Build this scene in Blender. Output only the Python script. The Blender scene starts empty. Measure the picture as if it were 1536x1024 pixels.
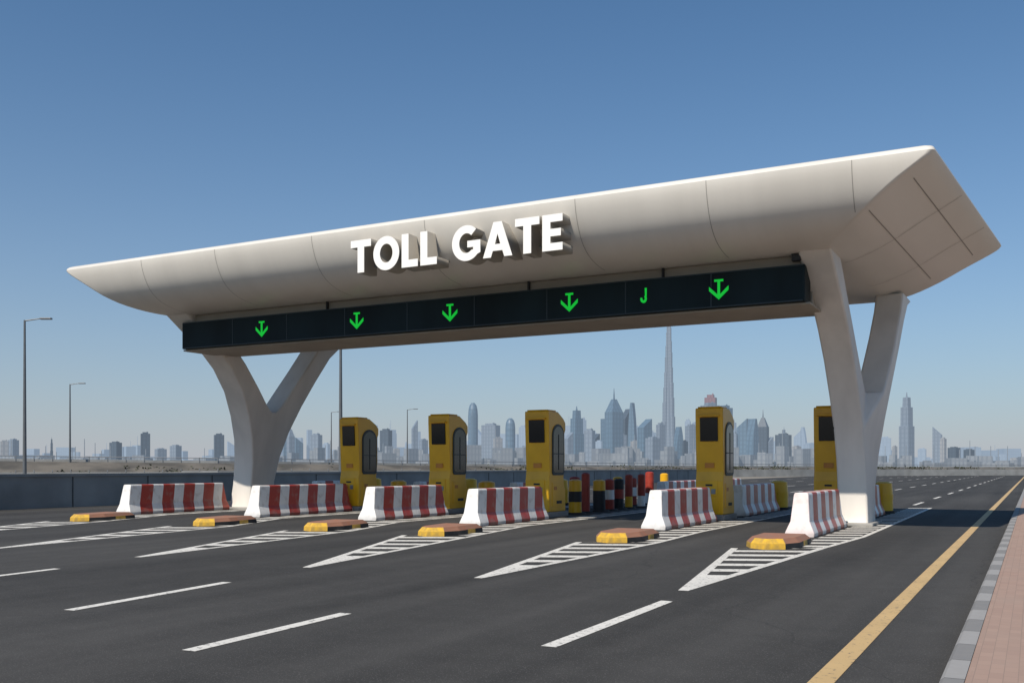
import bpy, bmesh, math, random
from mathutils import Vector, Matrix
random.seed(7)
scene=bpy.context.scene
COL=scene.collection
TH=math.radians(28.0); C=math.cos(TH); S=math.sin(TH)
EYE=1.7
# ---------------------------------------------------------------- helpers
def link(o): COL.objects.link(o); return o
def empty(name,loc=(0,0,0),yaw=0):
    e=bpy.data.objects.new(name,None); e.location=loc; e.rotation_euler=(0,0,yaw); e.empty_display_size=.3
    return link(e)
def mesh(name,verts,faces,mats,parent=None,loc=(0,0,0),yaw=0,midx=None,smooth=None,bevel=0,segs=2,recalc=True):
    me=bpy.data.meshes.new(name); me.from_pydata([tuple(v) for v in verts],[],faces)
    if not isinstance(mats,(list,tuple)): mats=[mats]
    for m in mats: me.materials.append(m)
    if midx:
        for p,i in zip(me.polygons,midx): p.material_index=i
    if recalc:
        bm=bmesh.new(); bm.from_mesh(me); bmesh.ops.recalc_face_normals(bm,faces=bm.faces); bm.to_mesh(me); bm.free()
    o=bpy.data.objects.new(name,me); link(o); o.location=loc; o.rotation_euler=(0,0,yaw)
    if parent: o.parent=parent
    if bevel>0:
        b=o.modifiers.new('bevel','BEVEL'); b.width=bevel; b.segments=segs; b.limit_method='ANGLE'; b.angle_limit=math.radians(25)
    if smooth is not None:
        me.shade_smooth()
        me.set_sharp_from_angle(angle=math.radians(smooth))
    return o
BF=[(0,3,2,1),(4,5,6,7),(0,1,5,4),(1,2,6,5),(2,3,7,6),(3,0,4,7)]
def bv(c,s):
    x,y,z=c; a,b,d=s[0]/2,s[1]/2,s[2]/2
    return [(x-a,y-b,z-d),(x+a,y-b,z-d),(x+a,y+b,z-d),(x-a,y+b,z-d),(x-a,y-b,z+d),(x+a,y-b,z+d),(x+a,y+b,z+d),(x-a,y+b,z+d)]
def box(name,c,s,mat,parent=None,bevel=0,loc=(0,0,0),yaw=0):
    return mesh(name,bv(c,s),BF,mat,parent,bevel=bevel,loc=loc,yaw=yaw)
class MB:
    def __init__(s): s.v=[];s.f=[];s.m=[]
    def add(s,v,f,m=0):
        o=len(s.v); s.v+=[tuple(a) for a in v]; s.f+=[tuple(i+o for i in q) for q in f]; s.m+=[m]*len(f)
    def box(s,c,d,m=0,rot=0):
        vs=bv((0,0,0),d); cr,sr=math.cos(rot),math.sin(rot)
        s.add([(c[0]+x*cr-y*sr,c[1]+x*sr+y*cr,c[2]+z) for x,y,z in vs],BF,m)
    def quad(s,pts,m=0): s.add(pts,[tuple(range(len(pts)))],m)
    def cyl(s,p0,p1,r0,r1,n=12,m=0):
        p0=Vector(p0);p1=Vector(p1); d=(p1-p0).normalized()
        a=d.orthogonal().normalized(); b=d.cross(a)
        vs=[]
        for p,r in((p0,r0),(p1,r1)):
            for i in range(n):
                t=2*math.pi*i/n; vs.append(p+a*math.cos(t)*r+b*math.sin(t)*r)
        fs=[(i,(i+1)%n,n+(i+1)%n,n+i) for i in range(n)]+[tuple(range(n))[::-1],tuple(range(n,2*n))]
        s.add(vs,fs,m)
    def obj(s,name,mats,parent=None,**k): return mesh(name,s.v,s.f,mats,parent,midx=s.m,**k)
def prism(axis,prof,a,b):
    n=len(prof)
    if axis=='x': vs=[(a,p[0],p[1]) for p in prof]+[(b,p[0],p[1]) for p in prof]
    else: vs=[(p[0],a,p[1]) for p in prof]+[(p[0],b,p[1]) for p in prof]
    fs=[tuple(range(n)),tuple(range(n,2*n))[::-1]]+[(i,(i+1)%n,n+(i+1)%n,n+i) for i in range(n)]
    return vs,fs
# ---------------------------------------------------------------- materials
def newmat(name):
    m=bpy.data.materials.new(name); m.use_nodes=True; nt=m.node_tree
    return m,nt,nt.nodes['Principled BSDF']
def N(nt,t,**k):
    n=nt.nodes.new(t)
    for a,b in k.items(): setattr(n,a,b)
    return n
def paint(name,col,rough=.5,var=.12,scale=3.0,metal=0,bump=0,bscale=40,dirt=None,spec=None,stretch=None,lo=.3,hi=.7):
    m,nt,b=newmat(name); L=nt.links
    tc=N(nt,'ShaderNodeTexCoord'); no=N(nt,'ShaderNodeTexNoise'); no.inputs['Scale'].default_value=scale; no.inputs['Detail'].default_value=6
    if stretch:
        mp=N(nt,'ShaderNodeMapping'); mp.inputs['Scale'].default_value=stretch
        L.new(tc.outputs['Object'],mp.inputs['Vector']); L.new(mp.outputs['Vector'],no.inputs['Vector'])
    else: L.new(tc.outputs['Object'],no.inputs['Vector'])
    r=N(nt,'ShaderNodeValToRGB'); r.color_ramp.elements[0].position=lo; r.color_ramp.elements[1].position=hi
    d=dirt or tuple(c*(1-2*var) for c in col)
    r.color_ramp.elements[0].color=(*d,1); r.color_ramp.elements[1].color=(*col,1)
    L.new(no.outputs['Fac'],r.inputs['Fac']); L.new(r.outputs['Color'],b.inputs['Base Color'])
    b.inputs['Roughness'].default_value=rough; b.inputs['Metallic'].default_value=metal
    if spec is not None: b.inputs['Specular IOR Level'].default_value=spec
    if bump:
        n2=N(nt,'ShaderNodeTexNoise'); n2.inputs['Scale'].default_value=bscale; n2.inputs['Detail'].default_value=4
        L.new(tc.outputs['Object'],n2.inputs['Vector'])
        bp=N(nt,'ShaderNodeBump'); bp.inputs['Strength'].default_value=bump; bp.inputs['Distance'].default_value=.01
        L.new(n2.outputs['Fac'],bp.inputs['Height']); L.new(bp.outputs['Normal'],b.inputs['Normal'])
    return m
def mathn(nt,op,a,b=None):
    n=N(nt,'ShaderNodeMath',operation=op)
    for i,v in enumerate((a,b)):
        if v is None: continue
        if isinstance(v,(int,float)): n.inputs[i].default_value=v
        else: nt.links.new(v,n.inputs[i])
    return n.outputs[0]
def mixc(nt,f,a,b,mode='MIX'):
    n=N(nt,'ShaderNodeMix',data_type='RGBA',blend_type=mode)
    for s,v in((0,f),(6,a),(7,b)):
        if isinstance(v,(int,float)): n.inputs[s].default_value=v
        elif isinstance(v,tuple): n.inputs[s].default_value=(*v,1)
        else: nt.links.new(v,n.inputs[s])
    return n.outputs[2]

M_white=paint('canopy_white_paint',(.69,.65,.585),.42,.06,1.0,stretch=(.9,.12,.12))
M_col=paint('column_paint',(.71,.665,.60),.5,.08,1.0,bump=.08,bscale=14,stretch=(1.5,1.5,.35))
M_letter=paint('letter_white',(.88,.855,.81),.4,.03,2)
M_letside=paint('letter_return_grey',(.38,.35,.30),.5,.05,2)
M_seam=paint('panel_seam',(.27,.25,.225),.7,.05,2)
M_signd=paint('sign_dark_panel',(.009,.020,.023),.6,.3,.8,spec=.2,stretch=(1,1,.4))
M_signf=paint('sign_frame',(.016,.026,.028),.5,.1,2)
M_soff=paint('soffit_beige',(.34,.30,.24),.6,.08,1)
M_dark=paint('dark_rubber',(.02,.02,.022),.6,.1,6)
M_yel=paint('booth_yellow',(.86,.47,.012),.36,.07,1.6,dirt=(.74,.385,.010),stretch=(1,1,.5))
M_yelk=paint('kerb_yellow',(.70,.41,.03),.6,.15,7,dirt=(.38,.24,.06))
M_blk=paint('kerb_black',(.03,.03,.03),.7,.2,7)
M_brown=paint('island_top_brown',(.32,.13,.075),.8,.1,4,dirt=(.25,.15,.105),bump=.4)
M_org=paint('orange_label',(.62,.24,.03),.5,.1,5)
M_redp=paint('red_paint',(.40,.045,.025),.5,.15,5)
M_conc=paint('concrete',(.33,.32,.30),.85,.12,1.2,bump=.4)
M_concd=paint('concrete_wall',(.30,.305,.30),.85,.16,.6,bump=.4)
M_steel=paint('galvanised_steel',(.30,.31,.32),.45,.08,3,metal=.6)
M_pole=paint('lamp_pole_grey',(.13,.14,.15),.5,.08,3,metal=.3)
M_sandbank=paint('sand_bank',(.135,.12,.10),.95,.2,.25,bump=.5,bscale=3,dirt=(.065,.06,.052),lo=.42,hi=.62)
M_leaf=paint('shrub_leaf',(.055,.06,.035),.8,.25,1.5)
M_glass,nt,b=newmat('tinted_glass'); b.inputs['Base Color'].default_value=(.02,.035,.03,1); b.inputs['Roughness'].default_value=.08
M_screen,nt,b=newmat('screen_black'); b.inputs['Base Color'].default_value=(.008,.008,.009,1); b.inputs['Roughness'].default_value=.15
M_green,nt,b=newmat('green_led'); b.inputs['Base Color'].default_value=(.01,.4,.03,1); b.inputs['Emission Color'].default_value=(.0,.52,.03,1); b.inputs['Emission Strength'].default_value=.7

def asphalt():
    m,nt,b=newmat('asphalt'); L=nt.links
    tc=N(nt,'ShaderNodeTexCoord')
    def noise(sc,vecscale=None,det=5):
        n=N(nt,'ShaderNodeTexNoise'); n.inputs['Scale'].default_value=sc; n.inputs['Detail'].default_value=det
        if vecscale:
            mp=N(nt,'ShaderNodeMapping'); mp.inputs['Scale'].default_value=vecscale
            L.new(tc.outputs['Object'],mp.inputs['Vector']); L.new(mp.outputs['Vector'],n.inputs['Vector'])
        else: L.new(tc.outputs['Object'],n.inputs['Vector'])
        return n.outputs['Fac']
    fine=noise(90); grit=noise(35,det=2); big=noise(.12); streak=noise(1.0,(.9,.03,1),4); mid=noise(2.2,det=8)
    c=mixc(nt,fine,(.019,.018,.017),(.074,.071,.067))
    f=mathn(nt,'ADD',mathn(nt,'ADD',mathn(nt,'MULTIPLY',big,.7),mathn(nt,'MULTIPLY',streak,1.3)),mathn(nt,'MULTIPLY',mid,.35))
    mr=N(nt,'ShaderNodeMapRange'); mr.inputs[1].default_value=.9; mr.inputs[2].default_value=1.5; mr.inputs[3].default_value=.62; mr.inputs[4].default_value=1.34
    L.new(f,mr.inputs[0])
    sc=N(nt,'ShaderNodeVectorMath',operation='SCALE'); L.new(c,sc.inputs[0]); L.new(mr.outputs[0],sc.inputs['Scale'])
    v=N(nt,'ShaderNodeTexVoronoi'); v.inputs['Scale'].default_value=45; L.new(tc.outputs['Object'],v.inputs['Vector'])
    sp=mathn(nt,'MULTIPLY',mathn(nt,'LESS_THAN',v.outputs['Distance'],.24),.5)
    c2=mixc(nt,sp,sc.outputs[0],(.14,.135,.13))
    vc=N(nt,'ShaderNodeTexVoronoi',feature='DISTANCE_TO_EDGE'); vc.inputs['Scale'].default_value=.11
    nn=N(nt,'ShaderNodeTexNoise'); nn.inputs['Scale'].default_value=.8; nn.inputs['Detail'].default_value=6; L.new(tc.outputs['Object'],nn.inputs['Vector'])
    va=N(nt,'ShaderNodeVectorMath',operation='ADD'); L.new(tc.outputs['Object'],va.inputs[0]); L.new(nn.outputs['Color'],va.inputs[1]); L.new(va.outputs[0],vc.inputs['Vector'])
    ck=mathn(nt,'MULTIPLY',mathn(nt,'LESS_THAN',vc.outputs['Distance'],.0014),.35)
    c2=mixc(nt,ck,c2,(.02,.02,.02))
    L.new(c2,b.inputs['Base Color']); b.inputs['Roughness'].default_value=.88; b.inputs['Specular IOR Level'].default_value=.25
    bp=N(nt,'ShaderNodeBump'); bp.inputs['Strength'].default_value=.5; bp.inputs['Distance'].default_value=.006
    L.new(grit,bp.inputs['Height']); L.new(bp.outputs['Normal'],b.inputs['Normal'])
    return m
M_asph=asphalt()
def marking(name,col,under=(.07,.07,.07),thr=.34):
    m,nt,b=newmat(name); L=nt.links
    tc=N(nt,'ShaderNodeTexCoord')
    n=N(nt,'ShaderNodeTexNoise'); n.inputs['Scale'].default_value=14; n.inputs['Detail'].default_value=8; n.inputs['Roughness'].default_value=.7
    L.new(tc.outputs['Object'],n.inputs['Vector'])
    mr=N(nt,'ShaderNodeMapRange'); mr.inputs[1].default_value=thr; mr.inputs[2].default_value=thr+.09; L.new(n.outputs['Fac'],mr.inputs[0])
    n2=N(nt,'ShaderNodeTexNoise'); n2.inputs['Scale'].default_value=1.3; n2.inputs['Detail'].default_value=5; L.new(tc.outputs['Object'],n2.inputs['Vector'])
    c0=mixc(nt,n2.outputs['Fac'],tuple(x*.68 for x in col),col)
    L.new(mixc(nt,mr.outputs[0],under,c0),b.inputs['Base Color']); b.inputs['Roughness'].default_value=.7
    return m
M_mark=marking('road_paint_white',(.76,.73,.67),thr=.36)
M_marky=marking('road_paint_yellow',(.60,.41,.19))

def ground_mat():
    m,nt,b=newmat('sand_ground'); L=nt.links
    tc=N(nt,'ShaderNodeTexCoord'); n=N(nt,'ShaderNodeTexNoise'); n.inputs['Scale'].default_value=.05; n.inputs['Detail'].default_value=9
    L.new(tc.outputs['Object'],n.inputs['Vector'])
    L.new(mixc(nt,n.outputs['Fac'],(.17,.15,.12),(.26,.23,.19)),b.inputs['Base Color']); b.inputs['Roughness'].default_value=.95
    return m
M_ground=ground_mat()
def pavers():
    m,nt,b=newmat('pink_pavers'); L=nt.links
    tc=N(nt,'ShaderNodeTexCoord'); mp=N(nt,'ShaderNodeMapping'); mp.inputs['Rotation'].default_value=(0,0,math.radians(90))
    L.new(tc.outputs['Object'],mp.inputs['Vector'])
    br=N(nt,'ShaderNodeTexBrick'); br.inputs['Scale'].default_value=1; br.inputs['Brick Width'].default_value=.2; br.inputs['Row Height'].default_value=.1; br.inputs['Mortar Size'].default_value=.003
    br.inputs['Color1'].default_value=(.34,.22,.17,1); br.inputs['Color2'].default_value=(.29,.185,.145,1); br.inputs['Mortar'].default_value=(.19,.13,.105,1)
    L.new(mp.outputs['Vector'],br.inputs['Vector'])
    n=N(nt,'ShaderNodeTexNoise'); n.inputs['Scale'].default_value=1.2; n.inputs['Detail'].default_value=8; L.new(tc.outputs['Object'],n.inputs['Vector'])
    L.new(mixc(nt,mathn(nt,'MULTIPLY',n.outputs['Fac'],.7),br.outputs['Color'],(.34,.255,.205)),b.inputs['Base Color']); b.inputs['Roughness'].default_value=.9
    return m
M_pav=pavers()
def kerbmat():
    m,nt,b=newmat('kerb_blocks'); L=nt.links
    tc=N(nt,'ShaderNodeTexCoord'); sx=N(nt,'ShaderNodeSeparateXYZ'); L.new(tc.outputs['Object'],sx.inputs[0])
    f=mathn(nt,'FRACT',mathn(nt,'DIVIDE',sx.outputs['Y'],1.6)); st=mathn(nt,'LESS_THAN',f,.5)
    n=N(nt,'ShaderNodeTexNoise'); n.inputs['Scale'].default_value=9; n.inputs['Detail'].default_value=8; L.new(tc.outputs['Object'],n.inputs['Vector'])
    c=mixc(nt,st,(.17,.17,.17),(.31,.305,.30)); c=mixc(nt,mathn(nt,'MULTIPLY',n.outputs['Fac'],.7),c,(.24,.225,.21))
    j=mathn(nt,'LESS_THAN',mathn(nt,'FRACT',mathn(nt,'DIVIDE',sx.outputs['Y'],.8)),.02)
    c=mixc(nt,j,c,(.07,.07,.07))
    L.new(c,b.inputs['Base Color']); b.inputs['Roughness'].default_value=.85
    return m
M_kerb=kerbmat()
def stripes(name,first=(.80,.785,.76)):
    m,nt,b=newmat(name); L=nt.links
    tc=N(nt,'ShaderNodeTexCoord'); sx=N(nt,'ShaderNodeSeparateXYZ'); L.new(tc.outputs['Object'],sx.inputs[0])
    y=mathn(nt,'ADD',sx.outputs['Y'],mathn(nt,'MULTIPLY',sx.outputs['Z'],-.22))
    f=mathn(nt,'FRACT',mathn(nt,'DIVIDE',mathn(nt,'SUBTRACT',y,.5),1.06)); st=mathn(nt,'LESS_THAN',f,.54)
    st=mathn(nt,'MULTIPLY',st,mathn(nt,'GREATER_THAN',y,.3))
    n=N(nt,'ShaderNodeTexNoise'); n.inputs['Scale'].default_value=4; n.inputs['Detail'].default_value=8; L.new(tc.outputs['Object'],n.inputs['Vector'])
    wh=mixc(nt,mathn(nt,'LESS_THAN',y,.12),(.80,.785,.76),first)
    c=mixc(nt,st,wh,(.40,.036,.016))
    mr=N(nt,'ShaderNodeMapRange'); mr.inputs[1].default_value=.5; mr.inputs[2].default_value=.8; mr.inputs[3].default_value=0; mr.inputs[4].default_value=.6
    L.new(n.outputs['Fac'],mr.inputs[0])
    c=mixc(nt,mr.outputs[0],c,(.34,.27,.22))
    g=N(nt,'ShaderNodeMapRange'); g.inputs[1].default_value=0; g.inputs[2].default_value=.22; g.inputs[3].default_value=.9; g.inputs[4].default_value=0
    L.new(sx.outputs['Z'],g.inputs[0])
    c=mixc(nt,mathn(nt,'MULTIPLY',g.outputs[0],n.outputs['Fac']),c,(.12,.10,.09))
    L.new(c,b.inputs['Base Color']); b.inputs['Roughness'].default_value=.42
    return m
M_bar=stripes('barrier_red_white'); M_barp=stripes('barrier_faded_pink',(.80,.68,.65))
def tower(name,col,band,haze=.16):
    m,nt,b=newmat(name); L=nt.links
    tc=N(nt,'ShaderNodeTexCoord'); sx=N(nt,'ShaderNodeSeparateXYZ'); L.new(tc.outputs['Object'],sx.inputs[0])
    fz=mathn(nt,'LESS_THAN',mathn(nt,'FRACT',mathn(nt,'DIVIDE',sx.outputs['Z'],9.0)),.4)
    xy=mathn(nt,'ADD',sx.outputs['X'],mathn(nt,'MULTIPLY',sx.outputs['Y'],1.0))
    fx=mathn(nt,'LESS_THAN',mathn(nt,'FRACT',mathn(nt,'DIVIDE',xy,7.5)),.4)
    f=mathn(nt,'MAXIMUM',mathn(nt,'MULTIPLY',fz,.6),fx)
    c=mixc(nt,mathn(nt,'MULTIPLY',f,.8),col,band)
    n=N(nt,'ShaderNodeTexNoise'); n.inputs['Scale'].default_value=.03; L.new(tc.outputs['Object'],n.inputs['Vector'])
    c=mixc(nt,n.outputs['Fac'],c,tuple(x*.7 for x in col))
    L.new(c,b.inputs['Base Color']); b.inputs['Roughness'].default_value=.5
    b.inputs['Emission Color'].default_value=(.40,.50,.62,1); b.inputs['Emission Strength'].default_value=haze  # distance haze painted in: constant bluish glow stands in for in-scattered light
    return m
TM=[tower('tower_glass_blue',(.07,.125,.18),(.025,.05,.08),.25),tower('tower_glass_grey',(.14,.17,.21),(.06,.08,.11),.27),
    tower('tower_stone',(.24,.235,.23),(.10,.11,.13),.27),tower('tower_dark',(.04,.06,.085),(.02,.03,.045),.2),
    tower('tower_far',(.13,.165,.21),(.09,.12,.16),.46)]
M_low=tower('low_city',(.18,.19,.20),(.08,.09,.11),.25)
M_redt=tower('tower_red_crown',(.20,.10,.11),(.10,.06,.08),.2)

# ---------------------------------------------------------------- ground, road, kerb, pavement
mesh('ground',[(-9000,-9000,-.02),(9000,-9000,-.02),(9000,9000,-.02),(-9000,9000,-.02)],[(0,1,2,3)],M_ground)
mesh('road',[(-36,-40,0),(-.62,-40,0),(-.62,235,0),(-36,235,0)],[(0,1,2,3)],M_asph)
kv,kf=prism('y',[(-.62,-.02),(-.62,.10),(-.59,.125),(-.45,.125),(-.45,-.02)],-40,235)
mesh('kerb',kv,kf,M_kerb)
mesh('pavement',[(-.447,-40,.118),(4.5,-40,.118),(4.5,235,.118),(-.447,235,.118)],[(0,1,2,3)],M_pav)
def strip(mb,p0,p1,w,z=.005):
    a=Vector((p0[0],p0[1],0)); b=Vector((p1[0],p1[1],0)); d=(b-a).normalized(); n=Vector((-d.y,d.x,0))*w/2
    mb.quad([(a-n)[:2]+(z,),(b-n)[:2]+(z,),(b+n)[:2]+(z,),(a+n)[:2]+(z,)])
mb=MB(); strip(mb,(-1.5,-30),(-1.35,235),.19); mb.obj('yellow_edge_line',M_marky)
mb=MB()
dash=[((-4.05,8.35),(-4.1,11.9)),((-6.9,6.6),(-7.05,9.15)),((-10.1,7.8),(-10.5,10.8)),((-14.1,8.4),(-14.4,10.9)),((-17.6,8.4),(-18.2,11)),((-22,8.4),(-22.6,11)),
      ((-4.0,1.5),(-4.03,4.6)),((-6.7,.5),(-6.8,3.2)),((-9.8,.8),(-10,3.8)),((-13.6,1),(-13.9,4)),((-17,1),(-17.4,4))]
for a,b_ in dash: strip(mb,a,b_,.16)
for X in (-4.7,-9.0,-14.4,-19.2,-24.5,-30):
    yy=47
    while yy<200: strip(mb,(X,yy),(X,yy+4),.16); yy+=10
mb.obj('lane_dashes',M_mark)
NOSE=[-26.6,-21.3,-17.0,-13.2,-8.45,-4.9]
NY=[21.6,21.6,21.4,21.2,21.4,21.3]
BARX=[-28.5,-23.3,-18.6,-14.25,-9.05,-5.0]
BY0=[24.2,25.1,25.2,24.2,25.1,24.2]; BLEN=[5.2,5.4,4.5,4.6,4.9,4.7]
APEX=[-23.6,-19.1,-14.9,-10.85,-7.5,-4.25]
mb=MB()
for i in range(6):
    xa,xn=APEX[i],NOSE[i]; xb=BARX[i]
    L0=[(xa,13.0),(xn-.62,20.3)]; R0=[(xa,13.0),(xn+1.0,21.0)]
    R1=(xb+1.35,25.0); R2=(xb+1.25,44)
    strip(mb,L0[0],L0[1],.14); strip(mb,R0[0],R0[1],.14,.0055); strip(mb,R0[1],R1,.12,.005); strip(mb,R1,R2,.12,.0055)
    def xl(y): 
        return xa+(xn-.62-xa)*(y-13)/7.3 if y<20.3 else xb+.45 if y>24 else xn+.55+(xb-xn-.1)*(y-20.3)/3.7
    def xr(y):
        return xa+(xn+1.0-xa)*(y-13)/8 if y<21 else xn+1.0+(xb+1.35-xn-1.0)*(y-21)/4 if y<25 else xb+1.25
    yy=14.6
    while yy<44:
        w_=.42
        a=(xl(yy),yy); a2=(xl(yy+w_),yy+w_)
        k=.45*(xr(yy)-xl(yy))
        b1=(xr(yy+k),yy+k); b2=(xr(yy+k+w_),yy+k+w_)
        mb.quad([(*a,.0065),(*b1,.0065),(*b2,.0065),(*a2,.0065)])
        yy+=.95
    mb.quad([(xa,13.0,.006),(xr(15.0),15.0,.006),(xl(15.0),15.0,.006)])
mb.obj('gore_hatching',M_mark)

# ---------------------------------------------------------------- traffic islands
def island_nose(x,y,yaw):
    r=empty('traffic_island',(x,y,0),yaw)
    pl=[(0,-1.05),(.36,-.82),(.56,-.3),(.56,1.15),(-.56,1.15),(-.56,-.3),(-.36,-.82)]
    n=len(pl); lo=[(a,b,0) for a,b in pl]; mi=[(a*.985,b*.985,.115) for a,b in pl]; hi=[(a*.80,b*.88,.215) for a,b in pl]
    mbx=MB(); vs=lo+mi+hi
    for k in range(2):
        for i in range(n):
            j=(i+1)%n
            if k==0 and i in(2,4):
                seg=3
                for q in range(seg):
                    t0,t1=q/seg,(q+1)/seg
                    A=Vector(lo[i]).lerp(lo[j],t0);B=Vector(lo[i]).lerp(lo[j],t1)
                    D=Vector(mi[i]).lerp(mi[j],t0);E=Vector(mi[i]).lerp(mi[j],t1)
                    mbx.quad([A,B,E,D],1 if (q%2==(0 if i==2 else 1)) else 0)
            else: mbx.quad([vs[k*n+i],vs[k*n+j],vs[(k+1)*n+j],vs[(k+1)*n+i]],(1 if i==1 else 0) if k==0 else (0 if i in(0,6) else 2))
    mbx.quad(hi,2)
    mbx.obj('kerb_and_top',[M_yelk,M_blk,M_brown],r,recalc=False,bevel=.012)
YAW=[12,12,9,7,4,2]
for i in range(6): island_nose(NOSE[i],NY[i],math.radians(YAW[i]))

# ---------------------------------------------------------------- jersey barriers
def barrier(x,y,L,name='jersey_barrier',yaw=0,mat=None):
    prof=[(-.35,0),(-.35,.10),(-.23,.38),(-.175,1.02),(-.155,1.07),(.155,1.07),(.175,1.02),(.23,.38),(.35,.10),(.35,0)]
    n=len(prof); vs=[]
    for yy in (0,L):
        for px,pz in prof:
            off=(.20*pz)*(1 if yy==0 else -1)
            vs.append((px,yy+off,pz))
    fs=[tuple(range(n)),tuple(range(n,2*n))[::-1]]+[(i,(i+1)%n,n+(i+1)%n,n+i) for i in range(n)]
    return mesh(name,vs,fs,mat or M_bar,loc=(x,y,.0),yaw=yaw,bevel=.02)
for i in range(6): barrier(BARX[i],BY0[i],BLEN[i],yaw=math.radians([3,2,1,.5,0,0][i]),mat=M_barp if i==5 else M_bar)
for i,(yy,l) in enumerate([(34.6,4),(35,4),(35,4),(40.5,6),(33.6,5.2),(34.2,3.2)]):
    barrier(BARX[i]-.05,yy,l)
barrier(-14.3,47.5,6)

# ---------------------------------------------------------------- toll booths (tall ticket machines)
def booth(x,y,yaw=0):
    r=empty('toll_booth',(x,y,0),yaw)
    prof=[(-.66,.18),(-.66,1.25),(-.60,1.55),(-.64,2.2),(-.70,3.30),(-.70,3.58),(.06,3.58),(.50,3.36),(.66,3.22),(.66,2.98),(.58,2.85),(.60,1.9),(.50,1.35),(.54,1.05),(.64,.9),(.66,.18)]
    v,f=prism('x',prof,-.45,.45)
    mesh('cabinet',v,f,M_yel,r,bevel=.03,segs=3)
    box('plinth',(0,0,.09),(1.04,1.5,.18),M_conc,r,bevel=.02)
    box('roof_cap',(0,-.32,3.605),(.78,.66,.05),M_yel,r,bevel=.02)
    v=[(-.29,-.7,2.52),(.29,-.7,2.52),(.29,-.735,3.28),(-.29,-.735,3.28),(-.29,-.6,2.52),(.29,-.6,2.52),(.29,-.6,3.28),(-.29,-.6,3.28)]
    mesh('front_screen',v,BF,M_screen,r,bevel=.01)
    box('front_hood',(0,-.74,3.33),(.7,.14,.05),M_yel,r,bevel=.01)
    box('ticket_panel',(0,-.668,1.02),(.56,.03,.5),M_yel,r,bevel=.008)
    box('ticket_slot',(0,-.69,1.12),(.22,.02,.06),M_dark,r)
    box('keypad',(-.12,-.69,.92),(.18,.02,.16),M_org,r,bevel=.004)
    box('intercom',(.14,-.69,.92),(.14,.02,.16),M_steel,r,bevel=.004)
    box('lower_door',(0,-.664,.5),(.6,.02,.42),M_yel,r,bevel=.006)
    box('front_label',(.0,-.625,1.75),(.30,.03,.16),M_org,r)
    for sx in(-1,1):
        def arch(y0,y1,z0,z1,n=12):
            cy=(y0+y1)/2; rx=(y1-y0)/2; hz=.42*(y1-y0)
            pts=[(y0,z0+.08),(y0+.08,z0),(y1-.08,z0),(y1,z0+.08)]
            for k in range(n+1):
                t=math.pi*k/n; pts.append((cy+rx*math.cos(t),z1-hz+hz*math.sin(t)))
            return pts
        v,f=prism('x',arch(-.44,.50,1.42,3.16),sx*.40,sx*.472); mesh('window_frame',v,f,M_signf,r)
        v,f=prism('x',arch(-.37,.43,1.51,3.08),sx*.42,sx*.479); mesh('side_window',v,f,M_glass,r)
        box('window_mullion',(sx*.482,.03,2.2),(.02,.03,1.2),M_signf,r)
        box('window_rail',(sx*.482,.03,2.15),(.024,.72,.03),M_signf,r)
        box('side_service_door',(sx*.454,-.03,.78),(.02,.8,.8),M_yel,r,bevel=.006)
        box('door_label',(sx*.467,-.2,.98),(.012,.22,.12),M_org,r)
        box('door_vent',(sx*.467,.1,.5),(.012,.4,.1),M_dark,r)
for x,y in[(-23.45,31.3),(-19.15,31.0),(-14.8,30.3),(-9.15,31.3),(-5.7,32.6)]:
    booth(x,y)
# ---------------------------------------------------------------- bollards & crash drums
def bollard(x,y,h,cols,r0=.16):
    m=MB(); m.cyl((0,0,0),(0,0,.06),r0*1.7,r0*1.6,14,4)
    n=len(cols); z=.06
    for k,cidx in enumerate(cols):
        z2=z+(h-.06)/n; m.cyl((0,0,z),(0,0,z2),r0,r0*.97,14,cidx); z=z2
    m.cyl((0,0,z),(0,0,z+.05),r0*.97,r0*.5,14,cols[-1])
    m.obj('traffic_bollard',[M_yel,M_redp,M_letter,M_dark,M_blk],loc=(x,y,0),smooth=40)
pal=[[0,3,0],[1,1,1],[3,3,0],[1,2,1],[3,1,3],[0,1,1],[2,1,1]]
for k in range(7): bollard(-14.6+random.uniform(-.12,.12),32.4+k*1.1,random.uniform(1.15,1.5),pal[k%7],random.choice([.16,.2,.24]))
for k in range(6): bollard(-15.4+random.uniform(-.12,.12),34+k*2.1,random.uniform(1.15,1.5),pal[(k*3+1)%7],.2)
def drum(x,y):
    m=MB(); m.cyl((0,0,0),(0,0,.1),.42,.42,20,1); m.cyl((0,0,.1),(0,0,.5),.36,.35,20,0); m.cyl((0,0,.5),(0,0,.7),.36,.36,20,0); m.cyl((0,0,.7),(0,0,1.1),.35,.32,20,0); m.cyl((0,0,1.1),(0,0,1.16),.32,.2,20,0)
    m.obj('crash_drum',[M_yel,M_blk],loc=(x,y,0),smooth=40)
for x,y in[(-23.4,39.8),(-18.7,39.8),(-9.0,39.7),(-4.9,38.3),(-28.6,39.4),(-22.9,33.2),(-18.6,32.9)]: drum(x,y)

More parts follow.
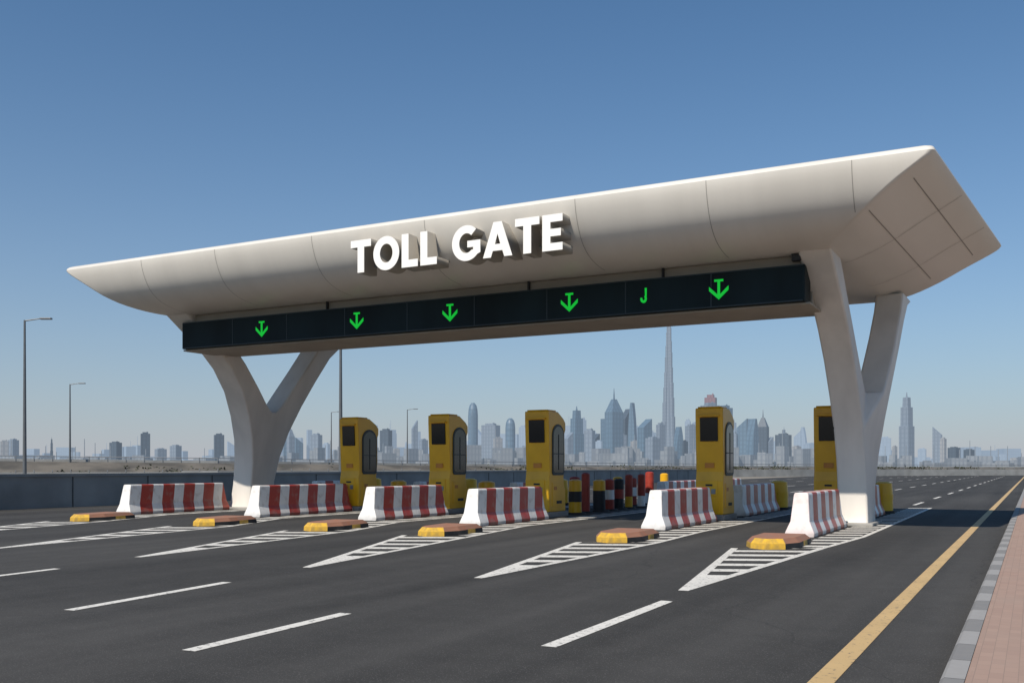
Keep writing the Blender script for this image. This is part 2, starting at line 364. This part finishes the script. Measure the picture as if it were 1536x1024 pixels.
# ---------------------------------------------------------------- toll gantry
G=empty('toll_gate_gantry',(0,0,0))
Y0=30.3
XB=(-27.3,-4.5); XT=(-30.0,-1.9)
prof=[(7.10,0,0),(7.12,.05,.16),(7.16,.10,.31),(7.22,.16,.44),(7.30,.23,.56),(7.40,.31,.66),(7.52,.39,.745),(7.66,.48,.815),(7.82,.57,.87),(7.98,.66,.915),(8.13,.75,.947),(8.27,.84,.972),(8.40,.92,.989),(8.51,.98,.998),(8.58,1,1),
      (8.64,.995,.985),(8.69,.98,.955),(8.73,.95,.905),(8.755,.9,.84),(8.82,.6,.6),(8.88,.2,.2)]
def bounds(fx,fy): return (XB[0]+(XT[0]-XB[0])*fx,XB[1]+(XT[1]-XB[1])*fx,25.0-2.0*fy,34.1+.8*fy)
def skew(x,y,fx):
    t=max(0,min(1,(x+16)/13)); return x+(.80*fx+.3)*t*(y-23)/12
def ring(z,fx,fy,n=8):
    x0,x1,y0,y1=bounds(fx,fy); out=[]
    rf=.06+.08*min(1,fx); rr=.15+.7*min(1,fx); K_=14
    def cor(cx,cy,a0,r):
        return [(cx+r*math.cos(math.radians(a0+90*k/n)),cy+r*math.sin(math.radians(a0+90*k/n))) for k in range(n+1)]
    pts=cor(x1-rr,y1-rr,0,rr)+cor(x0+rr,y1-rr,90,rr)
    ya,yb=y1-rr,y0+rf
    pts+=[(x0,ya+(yb-ya)*k/K_) for k in range(1,K_)]
    pts+=cor(x0+rf,y0+rf,180,rf)+cor(x1-rf,y0+rf,270,rf)
    pts+=[(x1,yb+(ya-yb)*k/K_) for k in range(1,K_)]
    return [(skew(a,b,min(1,fx)),b,z) for a,b in pts]
R=[ring(*p) for p in prof]; n=len(R[0])
vs=[p for rr in R for p in rr]; fs=[]
for k in range(len(R)-1):
    for i in range(n):
        j=(i+1)%n; fs.append((k*n+i,k*n+j,(k+1)*n+j,(k+1)*n+i))
fs.append(tuple(range(n))[::-1]); fs.append(tuple(range((len(R)-1)*n,len(R)*n)))
mesh('canopy_shell',vs,fs,M_white,G,smooth=24)
sm=MB(); PF=prof[:15]
def seam_front(X):
    for sgn in(0,1):
        pts=[]
        for z,fx,fy in PF:
            b_=bounds(fx,fy)
            if b_[0]+.1<X<b_[1]-.1: pts.append((X,(b_[2]-.004) if sgn==0 else (b_[3]+.004),z-.003))
        for a,b2 in zip(pts[:-1],pts[1:]):
            w=.008; sm.quad([(a[0]-w,a[1],a[2]),(a[0]+w,a[1],a[2]),(b2[0]+w,b2[1],b2[2]),(b2[0]-w,b2[1],b2[2])])
for X in(-26.2,-22.9,-19.0,-15.0,-10.4,-6.95,-3.6): seam_front(X)
def epos(q,t,yv,s_):   # point on the sloping end face, between profile rings q and q+1
    out=[]
    for qq in(q,q+1):
        z,fx,fy=prof[qq]; b_=bounds(fx,fy); out.append(Vector((skew(b_[1] if s_ else b_[0],yv,min(1,fx)),yv,z)))
    p=out[0].lerp(out[1],t); p.x+=.010 if s_ else -.010; p.z-=.008
    return tuple(p)
for s_ in(0,1):
    for yv,dy in((27.0,0),(30.9,0)):
        for q in range(0,13):
            w=.010; sm.quad([epos(q,0,yv-w,s_),epos(q,0,yv+w,s_),epos(q,1,yv+w,s_),epos(q,1,yv-w,s_)])
    for q in(6,10):
        ya=23.7
        while ya<33.2:
            yb=ya+.5; sm.quad([epos(q,.42,ya,s_),epos(q,.42,yb,s_),epos(q,.50,yb,s_),epos(q,.50,ya,s_)]); ya=yb
sm.obj('panel_seams',M_seam,G,recalc=False)
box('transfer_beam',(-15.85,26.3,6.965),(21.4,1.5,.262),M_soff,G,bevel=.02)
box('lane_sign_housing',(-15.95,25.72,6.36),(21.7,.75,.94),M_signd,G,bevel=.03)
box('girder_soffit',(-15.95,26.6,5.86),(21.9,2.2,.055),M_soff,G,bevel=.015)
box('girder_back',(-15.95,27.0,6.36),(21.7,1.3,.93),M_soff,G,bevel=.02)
sg=MB()
for k in range(1,9): sg.box((-26.8+k*2.41,25.343,6.36),(.03,.012,.9))
sg.box((-15.95,25.34,6.81),(21.6,.02,.03)); sg.box((-15.95,25.34,5.915),(21.6,.02,.03))
sg.obj('sign_panel_joints',M_signf,G)
hg=MB()
for X in(-20.4,-13.0,-8.9): hg.box((X,25.5,6.97),(.05,.1,.27)); 
hg.box((-5.3,25.35,7.0),(.22,.2,.16))
hg.obj('sign_hangers',M_dark,G)
def arrow(X,Z,s=1.0,kind='arrow'):
    m=MB(); yf=25.325; d=.03
    def slab(pts):
        n=len(pts); v=[(X+p[0]*s,yf,Z+p[1]*s) for p in pts]+[(X+p[0]*s,yf+d,Z+p[1]*s) for p in pts]
        m.add(v,[tuple(range(n)),tuple(range(n,2*n))[::-1]]+[(i,(i+1)%n,n+(i+1)%n,n+i) for i in range(n)])
    if kind=='arrow':
        slab([(-.035,.20),(.035,.20),(.035,-.16),(-.035,-.16)])
        slab([(-.12,.26),(.12,.26),(.12,.202),(-.12,.202)])
        slab([(0,-.27),(.26,-.03),(.26,.08),(0,-.165),(-.26,.08),(-.26,-.03)])
    else:
        pts=[]
        for k in range(9):
            t=math.radians(-200+k*260/8); pts.append((.10*math.cos(t),-.09+.12*math.sin(t)))
        inn=[(p[0]*.4,(p[1]+.09)*.45-.08) for p in pts]
        slab([(.035,.22),(.095,.22),(.09,-.02),(.045,-.02)])
        for k in range(8): slab([pts[k],pts[k+1],inn[k+1],inn[k]])
    m.obj('lane_arrow',M_green,G)
for X in(-23.07,-19.09,-15.6,-11.63,-7.31): arrow(X,6.37)
arrow(-9.4,6.37,.95,'hook')
def column(xb,xtf,xtr,w=.92):
    outer=[(-.82,0),(-.70,.3),(-.66,1.0),(-.74,1.9),(-.98,2.8),(-1.42,3.7),(-2.0,4.6),(-2.75,5.4),(-3.65,6.1),(-4.6,6.7),(-5.25,7.14)]
    innerF=[(-3.85,7.14),(-2.95,6.4),(-2.02,5.6),(-1.17,4.8),(-.5,4.15),(-.15,3.88)]
    innerR=[(.15,3.88),(.45,4.2),(.92,4.9),(1.5,5.7),(2.1,6.5),(2.5,7.14)]
    outR=[(4.7,7.18),(3.75,6.92),(2.95,6.3),(2.2,5.25),(1.6,4.2),(1.12,3.1),(.84,2.1),(.70,1.1),(.72,.3),(.82,0)]
    pts=outer+innerF+innerR+outR; n=len(pts)
    def xc(dy,z):
        t=max(0,z)/7.12; t=t*t*(3-2*t)
        xt=xtf if dy<0 else xtr
        return xb+(xt-xb)*t
    def hw(z): return w/2*(1.0+.12*max(0,1-z/.6)) 
    vs=[(xc(a,z)-hw(z),Y0+a,z) for a,z in pts]+[(xc(a,z)+hw(z),Y0+a,z) for a,z in pts]
    bm=bmesh.new(); V=[bm.verts.new(v) for v in vs]
    f1=bm.faces.new([V[i] for i in range(n)]); f2=bm.faces.new([V[n+i] for i in range(n)][::-1])
    for i in range(n): bm.faces.new([V[i],V[(i+1)%n],V[n+(i+1)%n],V[n+i]])
    bmesh.ops.recalc_face_normals(bm,faces=bm.faces)
    bmesh.ops.triangulate(bm,faces=[f1,f2])
    me=bpy.data.meshes.new('support_column'); bm.to_mesh(me); bm.free(); me.materials.append(M_col)
    o=bpy.data.objects.new('support_column',me); link(o); o.parent=G
    b=o.modifiers.new('b','BEVEL'); b.width=.06; b.segments=3; b.limit_method='ANGLE'; b.angle_limit=math.radians(45)
    me.shade_smooth(); me.set_sharp_from_angle(angle=math.radians(35))
column(-28.1,-26.85,-26.9,1.0); column(-4.62,-4.82,-4.0,.82)
for xb in(-28.1,-4.62): box('column_footing',(xb,Y0,.05),(1.2,1.9,.10),M_conc,G,bevel=.03)

# letters
H=.93
def arc(cx,cz,rx,rz,a0,a1,n): return [(cx+rx*math.cos(math.radians(a0+(a1-a0)*k/n)),cz+rz*math.sin(math.radians(a0+(a1-a0)*k/n))) for k in range(n+1)]
def letter(ch):
    if ch=='T': return .74,[[(.25,0),(.49,0),(.49,.78),(.74,.78),(.74,1),(0,1),(0,.78),(.25,.78)]]
    if ch=='L': return .56,[[(0,0),(.56,0),(.56,.22),(.24,.22),(.24,1),(0,1)]]
    if ch=='E': return .6,[[(0,0),(.6,0),(.6,.21),(.24,.21),(.24,.395),(.55,.395),(.55,.6),(.24,.6),(.24,.79),(.6,.79),(.6,1),(0,1)]]
    if ch=='O': return .92,[arc(.46,.5,.46,.515,0,360,40)[:-1],arc(.46,.5,.225,.285,360,0,40)[:-1]]
    if ch=='A': return .92,[[(0,0),(.25,0),(.31,.18),(.61,.18),(.67,0),(.92,0),(.59,1),(.33,1)],[(.375,.37),(.46,.66),(.545,.37)]]
    if ch=='G':
        o=arc(.47,.5,.47,.515,48,318,30); i=arc(.47,.5,.235,.285,312,48,26)
        return .92,[o+[(.92,.2),(.92,.56),(.5,.56),(.5,.37),(.69,.37),(.69,.30)]+i]
X=-17.3; zb=7.24; yfront=22.68
word='TOLL GATE'
k=6.7/(sum((.42 if c==' ' else letter(c)[0]+.085) for c in word)-.085)
LT=empty('toll_gate_lettering',(0,0,0)); LT.parent=G
for ch in word:
    if ch==' ': X+=.42*k; continue
    wd,spl=letter(ch)
    cu=bpy.data.curves.new('letter_'+ch,'CURVE'); cu.dimensions='2D'; cu.fill_mode='BOTH'; cu.extrude=.31
    for s_ in spl:
        sp=cu.splines.new('POLY'); sp.points.add(len(s_)-1); sp.use_cyclic_u=True
        for p,(a,b_) in zip(sp.points,s_): p.co=(a*k,b_*H,0,1)
    o=bpy.data.objects.new('tmp',cu); link(o); bpy.context.view_layer.update()
    dg=bpy.context.evaluated_depsgraph_get(); me=bpy.data.meshes.new_from_object(o.evaluated_get(dg)); bpy.data.objects.remove(o)
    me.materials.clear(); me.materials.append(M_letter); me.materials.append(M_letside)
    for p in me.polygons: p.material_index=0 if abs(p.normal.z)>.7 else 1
    ob=bpy.data.objects.new('letter_'+ch.lower(),me); link(ob); ob.parent=LT
    ob.rotation_euler=(math.radians(90),0,0); ob.location=(X,yfront+.31,zb)
    br=MB(); 
    for q in(.3,.7): br.cyl((X+wd*k*q,yfront+.5,zb+.25),(X+wd*k*q,24.3,zb+.25),.03,.03,8)
    br.obj('letter_bracket',M_steel,LT)
    X+=(wd+.085)*k

# ---------------------------------------------------------------- parapet wall on the far (left) side
m=MB(); vv,ff=prism('y',[(-36.35,0),(-36.35,1.3),(-36.42,1.3),(-36.42,1.42),(-36.0,1.42),(-36.0,1.3),(-36.05,1.3),(-36.0,0)],-30,120); m.add(vv,ff,0)
for k_ in range(38):
    m.box((-35.995,-28+k_*4,.65),(.02,.03,1.28),1)
m.obj('parapet_wall',[M_concd,M_blk])
# ---------------------------------------------------------------- embankment with crossing road
def pos(tx,d):
    u=tx*d; return (u*C-d*S,u*S+d*C)
line=[(-1.1,112),(-.6,118),(-.3,128),(0,150),(.2,175),(.4,200),(.7,225),(1.1,250)]
hs=[2.5,2.5,2.2,1.8,1.6,1.5,1.45,1.45]
vs=[];fs=[]
for (tx,d),h in zip(line,hs):
    for dd,z in((-9,-.02),(-6.5,.5),(-1,h*.95),(0,h),(12,h),(26,-.02)):
        p=pos(tx,d+dd); vs.append((p[0],p[1],z+random.uniform(-.06,.06)*(0<z<h)))
for i in range(len(line)-1):
    for k_ in range(5): fs.append((i*6+k_,i*6+k_+1,(i+1)*6+k_+1,(i+1)*6+k_))
mesh('embankment',vs,fs,M_sandbank)
def densify(n=16):
    out=[]
    for i in range(len(line)-1):
        for k_ in range(n):
            t=k_/n; a,b2=line[i],line[i+1]; out.append((a[0]+(b2[0]-a[0])*t,a[1]+(b2[1]-a[1])*t,hs[i]+(hs[i+1]-hs[i])*t))
    return out
D_=densify(); m=MB(); m2=MB()
for a,b2 in zip(D_[:-1],D_[1:]):
    pa=pos(a[0],a[1]+.5); pb=pos(b2[0],b2[1]+.5); q1=pos(a[0],a[1]+.8); q2=pos(b2[0],b2[1]+.8)
    m.add([(*pa,a[2]-.1),(*pb,b2[2]-.1),(*q2,b2[2]-.1),(*q1,a[2]-.1),(*pa,a[2]+.3),(*pb,b2[2]+.3),(*q2,b2[2]+.3),(*q1,a[2]+.3)],BF,0)
    m.cyl((*pa,a[2]),(*pa,a[2]+.7),.06,.06,6,1)
    m.cyl((*pa,a[2]+.65),(*pb,b2[2]+.65),.05,.05,5,1)
    pa=pos(a[0],a[1]-10); pb=pos(b2[0],b2[1]-10); q1=pos(a[0],a[1]-9.6); q2=pos(b2[0],b2[1]-9.6)
    hh=1.1 if a[0]<-.35 else 1.25
    m2.add([(*pa,-.02),(*pb,-.02),(*q2,-.02),(*q1,-.02),(*pa,hh),(*pb,hh),(*q2,hh),(*q1,hh)],BF,0)
    m2.cyl((*pa,hh),(*pa,hh+.25),.05,.05,5,1)
m.obj('guard_rail',[M_concd,M_steel]); m2.obj('concrete_barrier_wall',[M_concd,M_steel])
m=MB()
for k_ in range(300):
    tx=random.uniform(-.95,.9); 
    for i in range(len(line)-1):
        if line[i][0]<=tx<=line[i+1][0]:
            t_=(tx-line[i][0])/(line[i+1][0]-line[i][0]); d=line[i][1]*(1-t_)+line[i+1][1]*t_
    q=random.uniform(-6.5,-.5); p=pos(tx,d+q); z=.4+(6.5+q)/6*1.2; s_=random.uniform(.4,1.1)
    for j in range(45):
        c0=Vector((p[0]+random.gauss(0,s_*1.0),p[1]+random.gauss(0,s_*.6),z-.1+abs(random.gauss(0,s_*.25))))
        a=Vector((random.uniform(-1,1),random.uniform(-1,1),random.uniform(-1,1))).normalized()*.2; b2=a.orthogonal().normalized()*.13
        m.quad([c0-a,c0+b2,c0+a,c0-b2])
m.obj('desert_shrubs',M_leaf,recalc=False)

# ---------------------------------------------------------------- street lamps
def lamp(px,ytop,h,d,arm=1.6):
    tx=(px-768)/1471; p=pos(tx,d)
    r=empty('street_lamp',(p[0],p[1],0),TH)
    m=MB(); m.cyl((0,0,0),(0,0,.5),.2,.2,12); m.cyl((0,0,.5),(0,0,h),.14,.07,12); m.cyl((0,0,h-.05),(arm,0,h+.12),.05,.04,8)
    m.obj('pole',M_pole,r,smooth=40)
    box('lamp_head',(arm+.3,0,h+.1),(.8,.3,.12),M_pole,r,bevel=.03)
for px,yt in((37,480),(105,576),(611,614),(497,618)):
    d=1471*(12-1.7)/(700-yt); lamp(px,yt,12,d,arm=1.2)
lamp(511,465,12,64,1.5)

# ---------------------------------------------------------------- skyline
def bld(x0,x1,yt,style='box',mi=0,D=2000,name='office_tower'):
    cx=(x0+x1)/2; w=(x1-x0)/1471*D; h=EYE+(700-yt)/1471*D
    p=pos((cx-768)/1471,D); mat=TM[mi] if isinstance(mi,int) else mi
    yaw=TH+math.radians(random.choice([-30,-22,25,35,42]))
    W=w/(abs(math.cos(yaw-TH))+.8*abs(math.sin(yaw-TH))); Dp=W*.8
    m=MB()
    def taper(z0,z1,w0,d0,w1,d1,ox=0):
        m.add([(-w0/2,-d0/2,z0),(w0/2,-d0/2,z0),(w0/2,d0/2,z0),(-w0/2,d0/2,z0),(-w1/2+ox,-d1/2,z1),(w1/2+ox,-d1/2,z1),(w1/2+ox,d1/2,z1),(-w1/2+ox,d1/2,z1)],BF)
    if style=='box':
        taper(0,h*.96,W,Dp,W,Dp); taper(h*.96,h,W*.6,Dp*.6,W*.6,Dp*.6); m.box((W*.2,0,h*.99),(W*.1,Dp*.1,h*.06))
    elif style=='step':
        taper(0,h*.55,W,Dp,W,Dp); taper(h*.55,h*.8,W*.8,Dp*.8,W*.78,Dp*.78); taper(h*.8,h*.93,W*.55,Dp*.55,W*.5,Dp*.5); taper(h*.93,h,W*.12,Dp*.12,W*.04,Dp*.04,0)
    elif style=='slope':
        m.add([(-W/2,-Dp/2,0),(W/2,-Dp/2,0),(W/2,Dp/2,0),(-W/2,Dp/2,0),(-W/2,-Dp/2,h*.82),(W/2,-Dp/2,h),(W/2,Dp/2,h),(-W/2,Dp/2,h*.82)],BF)
    elif style=='slopeL':
        m.add([(-W/2,-Dp/2,0),(W/2,-Dp/2,0),(W/2,Dp/2,0),(-W/2,Dp/2,0),(-W/2,-Dp/2,h),(W/2,-Dp/2,h*.8),(W/2,Dp/2,h*.8),(-W/2,Dp/2,h)],BF)
    elif style=='pyr':
        taper(0,h*.70,W,Dp,W,Dp); taper(h*.70,h*.86,W*.95,Dp*.95,W*.30,Dp*.30); taper(h*.86,h,W*.10,Dp*.10,W*.02,Dp*.02)
    elif style=='round':
        ringz=[(0,1),(h*.8,1),(h*.9,.9),(h*.96,.7),(h,.3)]
        for (z0,r0),(z1,r1) in zip(ringz[:-1],ringz[1:]): m.cyl((0,0,z0),(0,0,z1),W/2*r0,W/2*r1,16)
    elif style=='curve':
        n=8
        for k in range(n):
            z0,z1=h*k/n,h*(k+1)/n; a=1-.75*(k/n)**3; b2=1-.75*((k+1)/n)**3
            taper(z0,z1,W*a,Dp,W*b2,Dp)
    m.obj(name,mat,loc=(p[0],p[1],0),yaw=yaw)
B=[(0,14,660,'box',2),(12,28,658,'box',1),(75,80,655,'step',3),(165,182,662,'box',3),(210,226,648,'box',3),(232,250,672,'box',1),(255,272,667,'box',1),(320,337,650,'box',3),
(424,436,648,'slope',0),(430,442,634,'pyr',1),(440,455,656,'slopeL',0),(466,483,650,'box',1),(484,495,664,'box',4),(570,588,643,'box',3),(588,600,672,'box',2),(617,627,630,'slope',1),(628,642,658,'box',1),
(672,690,668,'box',4),(700,719,604,'round',0),(722,750,635,'box',1),(740,754,655,'box',2),(756,775,627,'round',0),(778,790,668,'box',4),
(846,860,648,'slope',1),(853,877,609,'step',0),(876,893,643,'box',1),(893,904,660,'box',4),(901,918,628,'slopeL',0),(907,935,582,'pyr',0),(930,946,613,'slope',3),(941,956,604,'curve',0),(956,978,628,'slope',0),(968,990,655,'box',1),
(984,998,634,'box',1),(1010,1026,640,'curve',0),(1028,1046,636,'box',1),(1044,1058,650,'slope',3),(1051,1079,604,'box',1),(1076,1099,608,'box',0),(1092,1108,648,'box',1),(1105,1124,628,'slope',0),(1119,1139,628,'curve',0),(1135,1154,614,'pyr',3),(1162,1188,650,'box',3),(1188,1202,668,'box',2),(1206,1225,664,'box',4),
(846,856,668,'box',2),(866,884,655,'box',3),(886,900,650,'slope',3),(920,940,650,'box',1),(946,962,660,'box',2),(1020,1032,660,'box',3),(1064,1084,648,'box',3),(1086,1096,660,'box',2),(1110,1130,660,'box',1),(1148,1160,655,'slope',1),(1172,1180,640,'step',1),(836,846,672,'box',1),
(1315,1338,655,'box',4),(1338,1346,668,'box',2),(1348,1372,588,'step',1),(1376,1390,672,'box',4),(1398,1414,640,'slopeL',1),(1410,1420,656,'box',2),(1421,1441,670,'box',3),(1445,1462,673,'box',3),(1480,1500,684,'box',4),(1515,1530,686,'box',2)]
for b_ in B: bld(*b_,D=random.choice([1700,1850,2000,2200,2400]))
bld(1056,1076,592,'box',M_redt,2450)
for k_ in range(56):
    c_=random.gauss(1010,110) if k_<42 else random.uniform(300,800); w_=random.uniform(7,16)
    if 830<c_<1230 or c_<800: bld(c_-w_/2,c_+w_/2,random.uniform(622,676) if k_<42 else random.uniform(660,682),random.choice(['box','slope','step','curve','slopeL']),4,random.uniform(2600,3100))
def spire_tower():
    D=2600; p=pos((1003.5-768)/1471,D); m=MB(); s_=D/1471*1.45
    H_=[(0,15),(60,13.5),(110,11.6),(160,10),(200,8.6),(240,7.4),(280,6.2),(310,5.2),(345,4.2),(380,3.0),(410,2.0),(450,.6)]
    for w in range(3):
        a=math.radians(90+w*120)
        for k in range(len(H_)-1):
            z0=H_[k][0]; z1=H_[k+1][0]+ (w*12 if k<9 else 0); r=H_[k][1]*s_*.5
            cx=math.cos(a)*r*.7; cy=math.sin(a)*r*.7
            m.cyl((cx,cy,z0),(cx,cy,min(z1,440)),r*.5,r*.48,10)
    for k in range(len(H_)-1): m.cyl((0,0,H_[k][0]),(0,0,H_[k+1][0]),H_[k][1]*s_*.5*.7,H_[k+1][1]*s_*.5*.7,12)
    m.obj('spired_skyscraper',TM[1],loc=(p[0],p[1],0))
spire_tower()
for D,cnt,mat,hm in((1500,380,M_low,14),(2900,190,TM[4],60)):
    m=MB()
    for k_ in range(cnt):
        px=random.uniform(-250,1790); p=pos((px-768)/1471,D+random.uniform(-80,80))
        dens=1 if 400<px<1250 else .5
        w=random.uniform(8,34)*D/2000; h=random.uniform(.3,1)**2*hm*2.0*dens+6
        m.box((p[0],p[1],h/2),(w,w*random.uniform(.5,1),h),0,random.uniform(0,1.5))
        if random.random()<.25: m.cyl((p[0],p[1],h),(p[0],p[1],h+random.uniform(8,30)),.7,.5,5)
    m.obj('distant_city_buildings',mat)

# ---------------------------------------------------------------- light
SD=Vector((.12,.93,-1)).normalized()
sun=bpy.data.lights.new('sun','SUN'); sun.energy=5.0; sun.angle=math.radians(.5); sun.color=(1,.925,.82)
so=bpy.data.objects.new('sun',sun); link(so); so.rotation_euler=SD.to_track_quat('-Z','Y').to_euler(); so.location=(-5,-30,40)
W=bpy.data.worlds.new('World'); scene.world=W; W.use_nodes=True; nt=W.node_tree
bg=nt.nodes['Background']; sky=nt.nodes.new('ShaderNodeTexSky'); sky.sky_type='NISHITA'; sky.sun_disc=False
sky.sun_elevation=math.asin(-SD.z); sky.sun_rotation=math.atan2(-SD.x,-SD.y)
sky.air_density=1.0; sky.dust_density=.5; sky.ozone_density=2.0; sky.altitude=0
tc=nt.nodes.new('ShaderNodeTexCoord'); sx=nt.nodes.new('ShaderNodeSeparateXYZ'); nt.links.new(tc.outputs['Generated'],sx.inputs[0])
tint=mixc(nt,1.0,sky.outputs[0],(.60,1.0,1.22),'MULTIPLY')
ab=mathn(nt,'ABSOLUTE',sx.outputs['Z']); e=mathn(nt,'MULTIPLY',mathn(nt,'EXPONENT',mathn(nt,'MULTIPLY',ab,-6.5)),.95)
K=.085
col=mixc(nt,e,tint,(.475/K,.475/K,.52/K))
nt.links.new(col,bg.inputs['Color']); bg.inputs['Strength'].default_value=K
# ---------------------------------------------------------------- camera
cam=bpy.data.cameras.new('camera'); co=bpy.data.objects.new('camera',cam); link(co); scene.camera=co
co.location=(0,0,EYE); co.rotation_euler=(math.radians(90),0,TH)
cam.sensor_width=36; cam.lens=36*1471/1536; cam.shift_y=188/1536; cam.clip_end=20000; cam.clip_start=.1
scene.view_settings.view_transform='Standard'; scene.view_settings.look='None'; scene.view_settings.exposure=0
